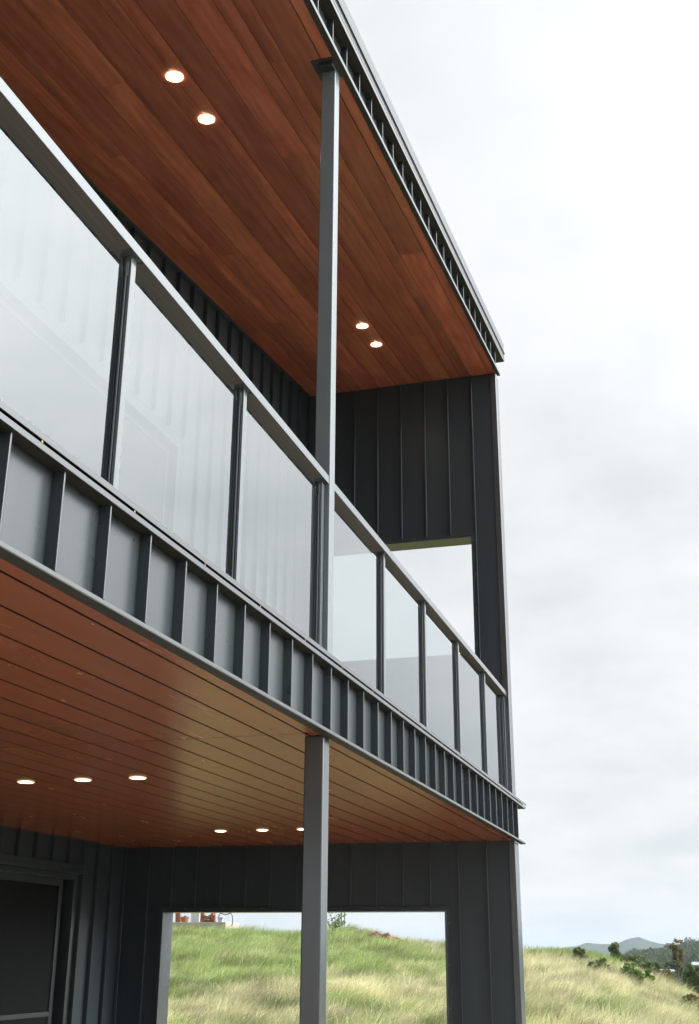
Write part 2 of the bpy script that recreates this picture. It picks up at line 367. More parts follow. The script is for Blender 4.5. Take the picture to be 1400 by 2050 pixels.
# ---- end wall: lower
OY0, OY1, OZ1 = 2.493, 5.395, 1.985
lw = P('lower_end_wall', [(XW+.02, XO-.02, 1.83, OY0-.01, .06, ZS+.01), (XW+.02, XO-.02, OY1+.01, 9.4, .06, ZS+.01), (XW+.02, XO-.02, OY0-.01, OY1+.01, OZ1+.01, ZS+.01)], M_core)
ly = [1.834, 2.076, 2.35, 2.627, 2.894, 3.163, 3.421, 3.70, 3.978, 4.252, 4.518, 4.788, 5.055, 5.321, 5.578, 5.858]
def wall_skin(wall, yl, oy0, oy1, oz0, oz1, za, zt, fr):
    for i in range(len(yl)-1):
        a, b2 = yl[i], yl[i+1]
        segs = []
        lo, hi = max(a, oy0-fr), min(b2, oy1+fr)
        if hi-lo < .002: segs = [(a, b2, za, zt)]
        else:
            if lo-a > .004: segs.append((a, lo, za, zt))
            if b2-hi > .004: segs.append((hi, b2, za, zt))
            segs.append((lo+(.001 if lo > a else 0), hi-(.001 if hi < b2 else 0), oz1+fr, zt))
            if oz0 > za+.1: segs.append((lo+(.001 if lo > a else 0), hi-(.001 if hi < b2 else 0), za, oz0-fr))
        for p in segs: sub('cladding_panel', [(XW+.001, XW+.0205, p[0]+.0003, p[1]-.0003, p[2], p[3])], M_wall, wall)
        # outer skin
        if i:
            y = a
            rib = [(za, zt)] if (y < oy0-fr or y > oy1+fr) else ([(oz1+fr+.003, zt)] + ([(za, oz0-fr-.003)] if oz0 > za+.1 else []))
            for r0, r1 in rib: sub('seam_rib', [(XW-.026, XW+.0012, y-.0045, y+.0045, r0, r1)], M_wall, wall, .002, seg=1)
    sub('outer_skin', [(XO-.0195, XO, 1.84, oy0-.012, za, zt), (XO-.0195, XO, oy1+.012, 9.4, za, zt), (XO-.0195, XO, oy0-.012, oy1+.012, oz1+.012, zt)] + ([(XO-.0195, XO, oy0-.012, oy1+.012, za, oz0-.012)] if oz0 > za+.1 else []), M_wall, wall)
wall_skin(lw, ly, OY0, OY1, .06, OZ1, .062, ZS-.001, .052)
def opening(wall, y0, y1, z0, z1, fr):
    t = .018; a, b2 = XW-.016, XO+.02
    bl = [(a, b2, y0-t, y0, z0-t, z1+t), (a, b2, y1, y1+t, z0-t, z1+t), (a, b2, y0+.0005, y1-.0005, z1, z1+t)]
    if z0 > .2: bl.append((a, b2, y0+.0005, y1-.0005, z0-t, z0))
    sub('opening_reveal', bl, M_flash, wall, .002, seg=1)
    a2 = XW-.012
    rv = [(XW-.0150, XW-.012, y0-.034-.003, y0-.034+.003, zz-.003, zz+.003) for zz in np.arange(max(z0, .3)+.1, z1, .37)]
    rv += [(XW-.0150, XW-.012, yy-.003, yy+.003, z1+.034-.003, z1+.034+.003) for yy in np.arange(y0+.2, y1, .41)]
    fo = sub('rivets', rv, M_brushed, wall); fo['kind'] = 'stuff'
    bl = [(a2, XW, y0-fr, y0-t-.0006, z0-fr if z0 > .2 else z0, z1+fr), (a2, XW, y1+t+.0006, y1+fr, z0-fr if z0 > .2 else z0, z1+fr), (a2, XW, y0-t-.0002, y1+t+.0002, z1+t+.0006, z1+fr-.0005)]
    if z0 > .2: bl.append((a2, XW, y0-t-.0002, y1+t+.0002, z0-fr+.0005, z0-t-.0006))
    sub('opening_flashing', bl, M_wall, wall, .002, seg=1)
opening(lw, OY0, OY1, .062, OZ1, .05)
sub('corner_flashing', [(XW-.012, XW+.0005, 1.803, 1.862, .062, ZS-.008), (XW+.0005, XO+.012, 1.803, 1.8125, .062, ZS-.008), (XO+.003, XO+.012, 1.8125, 1.862, .062, ZS-.008)], M_flash, lw, .003)
# ---- end wall: upper
UY0, UY1, UZ0, UZ1 = 2.126, 3.72, 4.455, 5.700
ut = S0+slope(XW)-.004
uw = P('upper_end_wall', [(XW+.02, XO-.02, 1.83, UY0-.01, 2.99, ut+.03), (XW+.02, XO-.02, UY1+.01, 9.4, 2.99, ut+.03), (XW+.02, XO-.02, UY0-.01, UY1+.01, UZ1+.01, ut+.03), (XW+.02, XO-.02, UY0-.01, UY1+.01, 2.99, UZ0-.01)], M_core)
wall_skin(uw, [1.837, 2.074, 2.342, 2.602, 2.871, 3.138, 3.402, 3.67, 3.938], UY0, UY1, UZ0, UZ1, 3.012, ut, .042)
opening(uw, UY0, UY1, UZ0, UZ1, .04)
sub('corner_flashing', [(XW-.012, XW+.0005, 1.803, 1.862, 3.012, ut-.004), (XW+.0005, XO-.03, 1.803, 1.8125, 3.012, ut-.004), (XO-.03, XO-.02, 1.803, 1.862, 3.012, ut-.004)], M_flash, uw, .003)

# ---- back walls
def back_wall(name, y, xs_, z0, zt_fn, openings, ribd=.04, pitched=False):
    segs = []
    ox0, ox1, oz0, oz1 = openings
    core = [(XA, ox0, y+.004, y+.16, z0, 9 if False else zt_fn), (ox1, XW+.02, y+.004, y+.16, z0, zt_fn), (ox0, ox1, y+.004, y+.16, oz1, zt_fn)]
    wl = P(name, core, M_core)
    def top_up(o):
        if not pitched: return o
        for v in o.data.vertices:
            if v.co.z > zt_fn-.02: v.co.z += S0-.004+slope(v.co.x)-zt_fn
        return o
    top_up(wl); fr = .06
    for i in range(len(xs_)-1):
        a, b2 = xs_[i], xs_[i+1]
        lo, hi = max(a, ox0-fr), min(b2, ox1+fr); sg = []
        if hi-lo < .002: sg = [(a, b2, z0)]
        else:
            if lo-a > .004: sg.append((a, lo, z0))
            if b2-hi > .004: sg.append((hi, b2, z0))
            sg.append((lo, hi, oz1+fr))
        [top_up(sub('cladding_panel', [(p[0]+.0003, p[1]-.0003, y, y+.0035, p[2], zt_fn-.002)], M_wall, wl)) for p in sg]
        if i:
            r0 = z0 if (a < ox0-fr or a > ox1+fr) else oz1+fr+.004
            top_up(sub('seam_rib', [(a-.0095, a-.0005, y-ribd, y+.001, r0, zt_fn-.002)], M_wall, wl, .002, seg=1))
    return wl
lx = [10.61-.2945*k for k in range(9, 0, -1)] + [10.61, 10.893, 11.201, 11.483]
lx = [XA] + [x for x in lx if x > 7.5] + [XW-.002]
DL = (7.3, 10.545, .062, 2.30)
lbw = back_wall('lower_back_wall', YBL, lx, .062, ZS+.012, DL)
sub('head_flashing', [(DL[0]-.06, DL[1]+.06, YBL-.035, YBL+.001, 2.305, 2.385), (DL[0]-.06, DL[1]+.06, YBL-.05, YBL-.0355, 2.305, 2.322)], M_wall, lbw, .003)
ud = (3.20, 8.30, 3.012, 5.60)
ux = [8.615-.2905*k for k in range(24, 0, -1)] + [8.615+.2905*k for k in range(0, 11)]
ux = [XA] + [x for x in ux if 3.0 < x < XW-.06] + [XW-.002]
ubw = back_wall('upper_back_wall', YBU, ux, 3.012, 6.2, ud, pitched=True)
# top of the upper wall follows the roof pitch: extra panel above is hidden by the lining
sub('ceiling_flashing', [(XA, XW-.03, 3.935, 3.978, S0-.022, S0-.002)], M_wall, ubw, 0, True)

def sliding_door(name, y, x0, x1, z0, z1, stiles, glass, rail=None):
    d = P(name, [(x0, x0+.05, y-.02, y+.10, z0, z1), (x1-.05, x1, y-.02, y+.10, z0, z1), (x0+.05, x1-.05, y-.02, y+.10, z1-.05, z1), (x0+.05, x1-.05, y-.02, y+.10, z0, z0+.03)], M_frame, None, .003)
    for j in range(len(stiles)-1):
        a, b2 = stiles[j], stiles[j+1]; yy = y+.012 + .042*(j % 2)
        lf = sub('door_leaf', [(a, a+.06, yy, yy+.035, z0+.031, z1-.051), (b2-.06, b2, yy, yy+.035, z0+.031, z1-.051), (a+.06, b2-.06, yy, yy+.035, z1-.111, z1-.051), (a+.06, b2-.06, yy, yy+.035, z0+.031, z0+.12)] + ([(a+.06, b2-.06, yy, yy+.035, rail-.02, rail+.02)] if rail else []), M_frame, d, .003)
        zz = [z0+.12, rail-.02, rail+.02, z1-.111] if rail else [z0+.12, z1-.111]
        for q in range(0, len(zz), 2):
            sub('dark_pane', [(a+.0605, b2-.0605, yy+.013, yy+.019, zz[q]+.0005, zz[q+1]-.0005)], glass, d)  # added matt sheet where the glass would reflect the sky
    return d
sliding_door('sliding_door', YBL+.01, DL[0], DL[1], .062, 2.30, [7.36, 8.85, 10.42], M_doorglass, 1.075)
sliding_door('sliding_door', YBU+.01, ud[0], ud[1], 3.012, 5.60, [3.25, 5.15, 8.26], M_doorglass)
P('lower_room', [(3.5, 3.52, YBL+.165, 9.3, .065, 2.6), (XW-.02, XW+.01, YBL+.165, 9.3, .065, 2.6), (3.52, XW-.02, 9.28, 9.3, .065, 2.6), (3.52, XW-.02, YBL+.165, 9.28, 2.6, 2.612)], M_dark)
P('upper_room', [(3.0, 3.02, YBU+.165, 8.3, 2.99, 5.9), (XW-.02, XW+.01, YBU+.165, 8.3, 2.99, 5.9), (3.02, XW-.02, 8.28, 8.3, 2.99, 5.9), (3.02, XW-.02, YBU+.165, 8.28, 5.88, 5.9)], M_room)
# ================================================================= BALUSTRADE
bal = empty('glass_balustrade', (6, 1.86, 3.011))
tag(bal, 'glass balcony balustrade with grey posts and a flat handrail', 'balustrade')
def bp(name, bl, mat, bevel=0.0, seg=2):
    o = boxes(name, bl, mat, None, bevel, False, seg); o.parent = bal; o.matrix_parent_inverse = Matrix.Translation((-6, -1.86, -3.011)); return o
xr = [1.05, 2.22, 3.378, 4.505, 5.663, 6.945, 8.09, 9.28, 10.46, 11.528]
RZ0, RZ1 = 3.997, 4.042
def rail(x0, x1, xs_):
    rl = bp('handrail', [(x0, x1, 1.820, 1.8235, RZ0, RZ1), (x0, x1, 1.9035, 1.907, RZ0, RZ1), (x0, x1, 1.8235, 1.9035, RZ1-.0035, RZ1)], M_alu, .0008, 1)
    pts = sorted([x0] + [q for x in xs_ for q in (x-.085, x+.022)] + [x1])
    # infill strips between the balusters, three strips with fine joints
    for j in range(0, len(pts)-1, 2):
        a, b2 = pts[j], pts[j+1]
        if b2-a < .05: continue
        for (u0, u1) in ((1.8240, 1.8495), (1.8503, 1.8757), (1.8765, 1.9030)):
            sub('infill_strip', [(a, b2, u0, u1, RZ0+.001, RZ0+.004)], M_infill, rl)
    for x in xs_:
        a, b2 = max(x-.083, x0), min(x+.020, x1)
        sub('rail_bracket', [(a, b2, 1.8240, 1.9030, RZ0+.0045, RZ0+.008)], M_alu, rl)
    return rl
rail(XA, 5.6755, xr[:5]); rail(5.7685, 11.536, xr[5:])
for i, x in enumerate(xr):
    # open channels on both sides hold the glass edges
    x0 = x-.037
    b_ = bp('baluster', [(x0, x, 1.842, 1.8535, 3.0112, RZ0+.004), (x0+.010, x-.010, 1.8535, 1.8590, 3.0112, RZ0+.0035), (x0, x, 1.8590, 1.8665, 3.0112, RZ0+.004), (x0+.011, x-.011, 1.8665, 1.8800, 3.0112, RZ0+.0035), (x0, x, 1.8800, 1.892, 3.0112, RZ0+.004), (x0, x0+.0098, 1.8537, 1.8588, 3.915, RZ0+.0035), (x-.0098, x, 1.8537, 1.8588, 3.915, RZ0+.0035)], M_alu, .0010, 1)
    sub('gasket', [(x0+.003, x0+.0098, 1.8538, 1.8587, 3.02, 3.908), (x-.0098, x-.003, 1.8538, 1.8587, 3.02, 3.908)], M_rubber, b_)
    sub('base_flange', [(x0-.02, x+.02, 1.834, 1.905, 3.0105, 3.016)], M_alu, b_, .001)
for i in range(len(xr)-1):
    a, b2 = xr[i]-.010, xr[i+1]-.037+.010
    if i == 4: a = 5.768+.004
    bp('glass_panel', [(a, b2, 1.8680, 1.8780, 3.06, 3.938)], M_glass)

# ================================================================= DOWNLIGHTS
def downlight(x, y, z, tilt, label, group):
    e = empty('downlight', (x, y, z)); e.rotation_euler = (0, tilt, 0)
    tag(e, label, 'downlight', group)
    n = 40; vv = []; ff = []
    prof = [(.054, .000), (.054, -.004), (.050, -.006), (.042, -.005), (.041, -.001)]
    for i in range(n):
        a = 2*math.pi*i/n
        for r0, zz in prof: vv.append((r0*math.cos(a), r0*math.sin(a), zz))
    L = len(prof)
    for i in range(n):
        for j in range(L-1):
            i2 = (i+1) % n
            ff.append((i*L+j, i*L+j+1, i2*L+j+1, i2*L+j))
    r0 = mesh_obj('trim_ring', vv, ff, M_ring, e, True)
    vv = [(0, 0, -.0052)]; ff = []
    for k, (rr, zz) in enumerate(((.018, -.0051), (.032, -.0048), (.0412, -.0042))):
        for i in range(n):
            a = 2*math.pi*i/n; vv.append((rr*math.cos(a), rr*math.sin(a), zz))
    for i in range(n):
        i2 = (i+1) % n
        ff.append((0, 1+i2, 1+i))
        for k in range(2): ff.append((1+k*n+i, 1+k*n+i2, 1+(k+1)*n+i2, 1+(k+1)*n+i))
    mesh_obj('lens', vv, ff, M_lamp, e, True)
    if not tilt: return e
    vv = []; ff = []
    for i in range(n):
        a = 2*math.pi*i/n
        for zz in (-.0006, -.0040): vv.append((.0546*math.cos(a), .0546*math.sin(a), zz))
    for i in range(n): ff.append((2*i, 2*i+1, 2*((i+1) % n)+1, 2*((i+1) % n)))
    mesh_obj('glow_rim', vv, ff, M_rim, e, True)  # added glowing band that spills light onto the timber around
    return e
tl = -math.atan(K)
for x, lab in ((5.453, 'lit downlight high in the upper soffit, left of the top of the tall post'),
               (5.960, 'lit downlight in the upper soffit, lower one of the pair left of the post'),
               (9.771, 'lit downlight in the upper soffit right of the post, upper one of the far pair'),
               (10.286, 'lit downlight in the upper soffit nearest the end wall')):
    downlight(x, 2.812, S0+slope(x)-.002, tl, lab, 'upper soffit downlights')
for x, y, lab in ((6.75, 4.17, 'leftmost lit downlight of the near row in the lower soffit'),
                  (6.75, 3.765, 'middle lit downlight of the near row in the lower soffit'),
                  (6.75, 3.385, 'rightmost lit downlight of the near row in the lower soffit'),
                  (10.02, 4.18, 'leftmost lit downlight of the far row in the lower soffit'),
                  (10.02, 3.785, 'middle lit downlight of the far row in the lower soffit'),
                  (10.02, 3.41, 'lit downlight half hidden behind the left edge of the lower post')):
    downlight(x, y, ZS-.001, 0, lab, 'lower soffit downlights')

# ================================================================= VEGETATION
def mat_leaf(name, c0, c1, rough=.55, trans=.3, patchy=None):
    m, nt, b, o = newmat(name)
    g = nt.nodes.new('ShaderNodeNewGeometry')
    c = mixc(nt, g.outputs['Random Per Island'], c0, c1)
    if patchy:
        v = coords(nt)
        pn = noise(nt, v, .33, 4, .6, .5)
        at = nt.nodes.new('ShaderNodeAttribute'); at.attribute_name = 'green'
        c = mixc(nt, at.outputs['Fac'], c, mixc(nt, g.outputs['Random Per Island'], *patchy))
        tn = nt.nodes.new('ShaderNodeAttribute'); tn.attribute_name = 'tone'
        hs = nt.nodes.new('ShaderNodeHueSaturation'); nt.links.new(c, hs.inputs['Color']); nt.links.new(math_(nt, 'MAXIMUM', tn.outputs['Fac'], .4), hs.inputs['Value']); c = hs.outputs[0]
    nt.links.new(c, b.inputs['Base Color']); b.inputs['Roughness'].default_value = rough; b.inputs['Specular IOR Level'].default_value = .25
    t = nt.nodes.new('ShaderNodeBsdfTranslucent'); nt.links.new(c, t.inputs[0])
    mx = nt.nodes.new('ShaderNodeMixShader'); mx.inputs[0].default_value = trans
    nt.links.new(b.outputs[0], mx.inputs[1]); nt.links.new(t.outputs[0], mx.inputs[2]); nt.links.new(mx.outputs[0], o.inputs[0])
    return m
M_grass = mat_leaf('hillside grass', (.50, .46, .26), (.76, .71, .47), .6, .45, ((.17, .28, .065), (.42, .53, .17)))
rng = np.random.default_rng(7)
def vnoise(x, y, s, seed):
    r = np.random.default_rng(seed); g = r.random((64, 64))
    u = (x*s) % 64; v = (y*s) % 64; i = u.astype(int); j = v.astype(int); fu = u-i; fv = v-j
    fu = fu*fu*(3-2*fu); fv = fv*fv*(3-2*fv); i1 = (i+1) % 64; j1 = (j+1) % 64
    return (g[i, j]*(1-fu)+g[i1, j]*fu)*(1-fv) + (g[i, j1]*(1-fu)+g[i1, j1]*fu)*fv
def quick_mesh(name, verts, faces_idx, nper, mat, attr=None):
    me = bpy.data.meshes.new(name); nv = len(verts); nf = len(faces_idx)
    me.vertices.add(nv); me.vertices.foreach_set('co', verts.astype(np.float32).ravel())
    me.loops.add(nf*nper); me.loops.foreach_set('vertex_index', faces_idx.astype(np.int32).ravel())
    me.polygons.add(nf); me.polygons.foreach_set('loop_start', np.arange(0, nf*nper, nper, dtype=np.int32))
    me.update(calc_edges=True); me.validate()
    if attr is not None:
        a = me.attributes.new('green', 'FLOAT', 'POINT'); a.data.foreach_set('value', attr.astype(np.float32))
    me.materials.append(mat)
    o = bpy.data.objects.new(name, me); C.objects.link(o); return o

def blades(px, py, pz, h, wid, lean, az, green):
    """one blade per entry: two tapered segments, three triangles"""
    n = len(px)
    dx, dy = np.cos(az), np.sin(az)            # lean direction
    fa = rng.random(n)*2*np.pi; sx, sy = np.cos(fa)*wid/2, np.sin(fa)*wid/2
    base = np.stack([px, py, pz], -1); side = np.stack([sx, sy, np.zeros(n)], -1)
    mid = base + np.stack([dx*lean*h*.35, dy*lean*h*.35, h*.55], -1)
    tip = base + np.stack([dx*lean*h, dy*lean*h, h*(1-.25*lean)], -1)
    V = np.stack([base-side, base+side, mid-side*.8, mid+side*.8, tip], 1).reshape(-1, 3)
    k = np.arange(n)[:, None, None]*5
    F = (np.array([[0, 1, 3], [0, 3, 2], [2, 3, 4]])[None] + k).reshape(-1, 3)
    return V, F, np.repeat(green, 5)
NT = 60000
tx = 14.5 + 36*rng.random(NT)**.9; ty = -.14*tx-2 + rng.random(NT)*(.72*tx+5)
gn = vnoise(tx+100, ty+100, .22, 1)*.36 + vnoise(tx+50, ty+80, .8, 2)*.36 + vnoise(tx, ty+60, 2.4, 3)*.28
# greener up the left of the slope and along the crest, straw in the open
tt = ty/tx
left = np.clip((tt-.19)/.12, 0, 1)*np.clip((tx-27)/12, 0, 1)
gprob = np.clip((gn-.51+.34*left+.08*np.clip((tx-41)/4, 0, 1))/.12+.25, 0, 1)
nb = 8
rep = np.repeat(np.arange(NT), nb)
ptx = tx[rep]+rng.normal(0, .08, NT*nb); pty = ty[rep]+rng.normal(0, .08, NT*nb)
green = (rng.random(NT*nb) < gprob[rep]*.85+.10).astype(float)*rng.uniform(.6, 1, NT*nb)
clump = vnoise(tx+20, ty+20, 1.3, 5)*.6 + vnoise(tx+70, ty+10, .35, 6)*.4
hh = (.12+.48*clump[rep])*rng.uniform(.55, 1.4, NT*nb)
wind = -1.35 + 2.2*(vnoise(tx+30, ty+90, .55, 8)[rep]-.5)
V, F, G = blades(ptx, pty, hgt(ptx, pty)-.02, hh, rng.uniform(.008, .020, NT*nb), rng.uniform(.2, 1.25, NT*nb), wind+rng.normal(0, .9, NT*nb), green)
gr_ = quick_mesh('grass', V, F, 3, M_grass, G)
av = gr_.data.attributes.new('tone', 'FLOAT', 'POINT')
av.data.foreach_set('value', np.repeat(np.clip(.50+.95*(vnoise(tx+11, ty+5, 1.7, 12)[rep])*rng.uniform(.7, 1.3, NT*nb), .4, 1.5), 5).astype(np.float32))
tag(gr_, 'long straw and green grass covering the slope beyond the house', 'grass', kind='stuff')

def leaves(centers, radii, n, size, seed, flat=1.0, shell=.45):
    r = np.random.default_rng(seed); out = []
    cs = np.array(centers); rs = np.array(radii)
    pick = r.choice(len(cs), n, p=rs**2/np.sum(rs**2))
    d = r.normal(size=(n, 3)); d /= np.linalg.norm(d, axis=1)[:, None]
    rad = (shell+(1-shell)*r.random(n))**.6
    p = cs[pick] + d*(rs[pick]*rad)[:, None]*np.array([1, 1, flat])
    nrm = d*.6 + r.normal(size=(n, 3))*.7; nrm /= np.linalg.norm(nrm, axis=1)[:, None]
    t = np.cross(nrm, r.normal(size=(n, 3))); t /= np.linalg.norm(t, axis=1)[:, None]
    b_ = np.cross(nrm, t); s = size*r.uniform(.6, 1.4, n)[:, None]
    V = np.stack([p-t*s, p+b_*s*.5, p+t*s, p-b_*s*.5], 1).reshape(-1, 3)
    F = np.arange(n*4).reshape(-1, 4)
    return V, F
def tube(pts, rad, n=7):
    vv = []; ff = []
    for i, (p, r0) in enumerate(zip(pts, rad)):
        p = Vector(p); d = (Vector(pts[min(i+1, len(pts)-1)])-Vector(pts[max(i-1, 0)])).normalized()
        a = d.orthogonal().normalized(); b2 = d.cross(a)
        for k in range(n):
            t = 2*math.pi*k/n; vv.append(tuple(p+(a*math.cos(t)+b2*math.sin(t))*r0))
    for i in range(len(pts)-1):
        for k in range(n):
            k2 = (k+1) % n; ff.append((i*n+k, i*n+k2, (i+1)*n+k2, (i+1)*n+k))
    return vv, ff
M_bark = mat_paint('bark', (.16, .11, .085), .9, .1, .4)
M_leafD = mat_leaf('dark leaf', (.04, .062, .024), (.10, .13, .05))
M_leafM = mat_leaf('mid leaf', (.06, .10, .03), (.17, .22, .075))
M_leafB = mat_leaf('bright leaf', (.08, .14, .03), (.18, .26, .07))
M_leafR = mat_leaf('reddish leaf', (.09, .10, .035), (.19, .14, .06))
F_PX = 2361.6
def ray_at(px, py, X):
    d = fwd*1.0 + r_*((px-700)/F_PX) + u_*(-(py-1025)/F_PX)
    t = X/d.x; return Vector((d.x*t, d.y*t, EYE+d.z*t))
def plant(name, cat, label, px, pyb, pyt, wpx, X, mat, n, size, seed, lobes=7, trunk=.3, group=None, crown0=.25, flat=1.0):
    """a plant standing at distance X whose foot, top and width are given as sighted"""
    if X is None:
        X = 16.0
        while X < 60 and ray_at(px, pyb, X).z > float(hgt(X, ray_at(px, pyb, X).y))+.12: X += .1
    base = ray_at(px, pyb, X); top = ray_at(px, pyt, X); H = top.z-base.z; W = wpx/F_PX*X*1.0
    base.z = base.z
    e = empty(name, base); tag(e, label, cat, group)
    r = random.Random(seed)
    cs = []; rs = []
    for i in range(lobes*2):
        # clumps scattered through an uneven crown, fuller below the middle
        f = r.random()**.85; wz = math.sqrt(max(.08, 1-(1.5*f-.55)**2))*r.uniform(.75, 1.1)
        a = r.uniform(0, 6.28); q = W*.5*wz*math.sqrt(r.random())*.85
        rad = W*r.uniform(.10, .20)*(1.15-.4*f)
        z = H*(crown0+(1-crown0)*f)
        cs.append((math.cos(a)*q, math.sin(a)*q, min(z, H-rad*.6))); rs.append(rad)
    vv = []; ff = []
    lim = tube([(0, 0, -.3), (W*.02, W*.03, H*crown0), (W*.04, -W*.02, H*.75)], [H*.035*trunk/.3, H*.028*trunk/.3, H*.008])
    vv += lim[0]; ff += lim[1]
    for c_ in cs[::3]:
        t0 = (W*.02, W*.02, H*crown0*.8); mid_ = tuple((a_+b_)/2 for a_, b_ in zip(t0, c_))
        l2 = tube([t0, mid_, c_], [H*.015, H*.01, H*.004], 5); k = len(vv); vv += l2[0]; ff += [tuple(q+k for q in f) for f in l2[1]]
    mesh_obj('trunk', vv, ff, M_bark, e, True)
    V, F = leaves(cs, rs, n, size, seed, flat)
    cr = quick_mesh('crown', V, F, 4, mat); cr.parent = e
    return e
plant('sapling', 'tree', 'small leafy sapling on the slope beside the lower post', 672, 1868, 1820, 40, None, M_leafB, 200, .055, 3, 6)
plant('shrub', 'shrub', 'bright green shrub at the right end of the grassy slope', 1268, 1966, 1930, 50, None, M_leafB, 1500, .055, 11, 12, crown0=.02)
plant('shrub', 'shrub', 'small upright green shrub just right of the bigger bright shrub', 1301, 1972, 1942, 24, None, M_leafB, 700, .05, 12, 8, crown0=.02)
plant('shrub', 'shrub', 'low green shrub part way up the crest of the slope', 1203, 1940, 1920, 28, None, M_leafB, 420, .05, 13, 8, crown0=.02)
plant('shrub', 'shrub', 'small dark shrub below the weeds on the crest', 1186, 1944, 1926, 22, None, M_leafM, 260, .05, 14, 6, crown0=.02)
plant('shrub', 'shrub', 'low green shrub on the crest beside the weeds', 1162, 1924, 1899, 32, None, M_leafM, 420, .06, 24, 8, crown0=.02)
plant('shrub', 'shrub', 'scrappy half dead shrub at the right edge low on the slope', 1390, 2020, 1992, 46, None, M_leafR, 420, .045, 15, 8, crown0=.05)
plant('gum_tree', 'tree', 'lone rounded dark tree standing before the blue mountain', 1233, 1930, 1889, 28, 75, M_leafM, 2600, .11, 16, 14, crown0=.08)
plant('dense_tree', 'tree', 'wide dark dense tree left of the white shed', 1272, 1948, 1917, 60, 95, M_leafM, 3600, .15, 17, 16, crown0=.02)
plant('dense_tree', 'tree', 'dark dense tree directly beside the white shed', 1306, 1952, 1928, 38, 90, M_leafM, 2200, .14, 18, 12, crown0=.02)
plant('dense_tree', 'tree', 'grey green tree right behind the roof of the long shed', 1352, 1948, 1922, 44, 230, M_leafM, 1600, .34, 25, 12, crown0=.02)
plant('gum_tree', 'tree', 'tall thin sparse tree with reddish trunk near the right edge', 1362, 1985, 1880, 34, 60, M_leafR, 480, .07, 19, 8, trunk=.14, crown0=.42)
plant('shrub', 'shrub', 'dark bushy shrub at the right edge beneath the thin tree', 1392, 1990, 1934, 48, 56, M_leafM, 2600, .09, 20, 14, crown0=.02)
plant('shrub', 'shrub', 'greyish brown thicket on the slope below the white shed', 1330, 1970, 1944, 60, 62, M_leafR, 1300, .08, 21, 12, crown0=.02)

# green weeds on the crest
nw = 4200
wx = rng.uniform(42.5, 45.5, nw); wt = rng.choice([.135, .125, .115, .105, .10], nw)+rng.normal(0, .010, nw); wy = wt*wx
V, F, G = blades(wx, wy, hgt(wx, wy)-.02, rng.uniform(.25, .60, nw), rng.uniform(.02, .045, nw), rng.uniform(.1, .6, nw), rng.normal(-1.3, .9, nw), np.ones(nw))
wd = quick_mesh('weeds', V, F, 3, M_grass, G); av = wd.data.attributes.new('tone', 'FLOAT', 'POINT'); av.data.foreach_set('value', np.full(nw*5, .9, np.float32)); tag(wd, 'tall green weeds along the crest right of the house corner', 'weeds', kind='stuff')

# spoil heap of red soil on the crest
def heap(px0, px1, pyb, pyt, X, label, mat, seed):
    a = ray_at(px0, pyb, X); b2 = ray_at(px1, pyb, X); L = (b2-a).length; H = ray_at(px0, pyt, X).z-a.z
    e_base = (a+b2)/2
    n = 34; vv = []; ff = []; r = np.random.default_rng(seed)
    for i in range(n):
        for j in range(n):
            u = i/(n-1)*2-1; v = j/(n-1)*2-1; q = max(0, 1-(u*u+v*v))
            z = H*(q**.6)*(.75-.35*u)*(1+.9*(r.random()-.5))+.05*math.sin(9*u+3*v)*q
            vv.append((v*L*.4+r.normal()*.012, -u*L*.6+r.normal()*.012, z-.10-.06*u))
    for i in range(n-1):
        for j in range(n-1): ff.append((i*n+j, (i+1)*n+j, (i+1)*n+j+1, i*n+j+1))
    o = mesh_obj('soil_heap', vv, ff, mat); o.location = e_base; tag(o, label, 'soil heap'); return o
m, nt, b, o = newmat('red soil'); nt.links.new(ramp(nt, noise(nt, coords(nt), 9, 5, .6), [(.35, (.14, .05, .03)), (.65, (.34, .17, .115))]), b.inputs['Base Color']); b.inputs['Roughness'].default_value = .95; M_soil = m
heap(741, 800, 1874, 1863, 43.6, 'low heap of reddish soil on top of the grassy slope', M_soil, 2)

# ---- neighbour's yard at the top of the slope
M_conc = mat_paint('pale concrete', (.36, .34, .27), .8, .3, .15)
M_timber = mat_wood('rough brown timber', (.16, .06, .035), (.26, .10, .055), (.36, .16, .09), 2, .7, .3)
M_white = mat_paint('white paint', (.52, .55, .57), .5)
M_black = mat_paint('black rubber hose', (.03, .03, .035), .5)
M_pot = mat_paint('terracotta', (.38, .15, .08), .7)
XN = 45.5
def nbox(px0, px1, py0, py1, d=.3, X=XN):
    a = ray_at(px0, py1, X); b2 = ray_at(px1, py0, X)
    return (X, X+d, min(a.y, b2.y), max(a.y, b2.y), a.z, b2.z)
def thing(name, label, cat, bl, mat, bevel=.01):
    o = boxes(name, bl, mat, None, bevel); tag(o, label, cat); return o
thing('concrete_slab', 'long pale concrete edging at the top left of the slope', 'concrete slab', [nbox(330, 452, 1846, 1876, 1.5)], M_conc, .02)
tb = empty('timber_trestle', ray_at(417, 1846, XN+.3)); tag(tb, 'brown timber trestle with crossed boards on the concrete edging', 'trestle')
def tpart(name, a, b2, w_, par, X, mat):
    p0 = ray_at(*a, X); p1 = ray_at(*b2, X); d = (p1-p0); n_ = Vector((1, 0, 0)); s = d.cross(n_).normalized()*w_/2; t = n_*.05
    vv = [p0-s-t, p0+s-t, p0+s+t, p0-s+t, p1-s-t, p1+s-t, p1+s+t, p1-s+t]
    o = mesh_obj(name, [tuple(q-par.location) for q in vv], [(0, 3, 2, 1), (4, 5, 6, 7), (0, 1, 5, 4), (1, 2, 6, 5), (2, 3, 7, 6), (3, 0, 4, 7)], mat, par); return o
tpart('leg', (405, 1846), (407, 1816), .13, tb, XN+.3, M_timber); tpart('leg', (428, 1846), (427, 1816), .16, tb, XN+.36, M_timber)
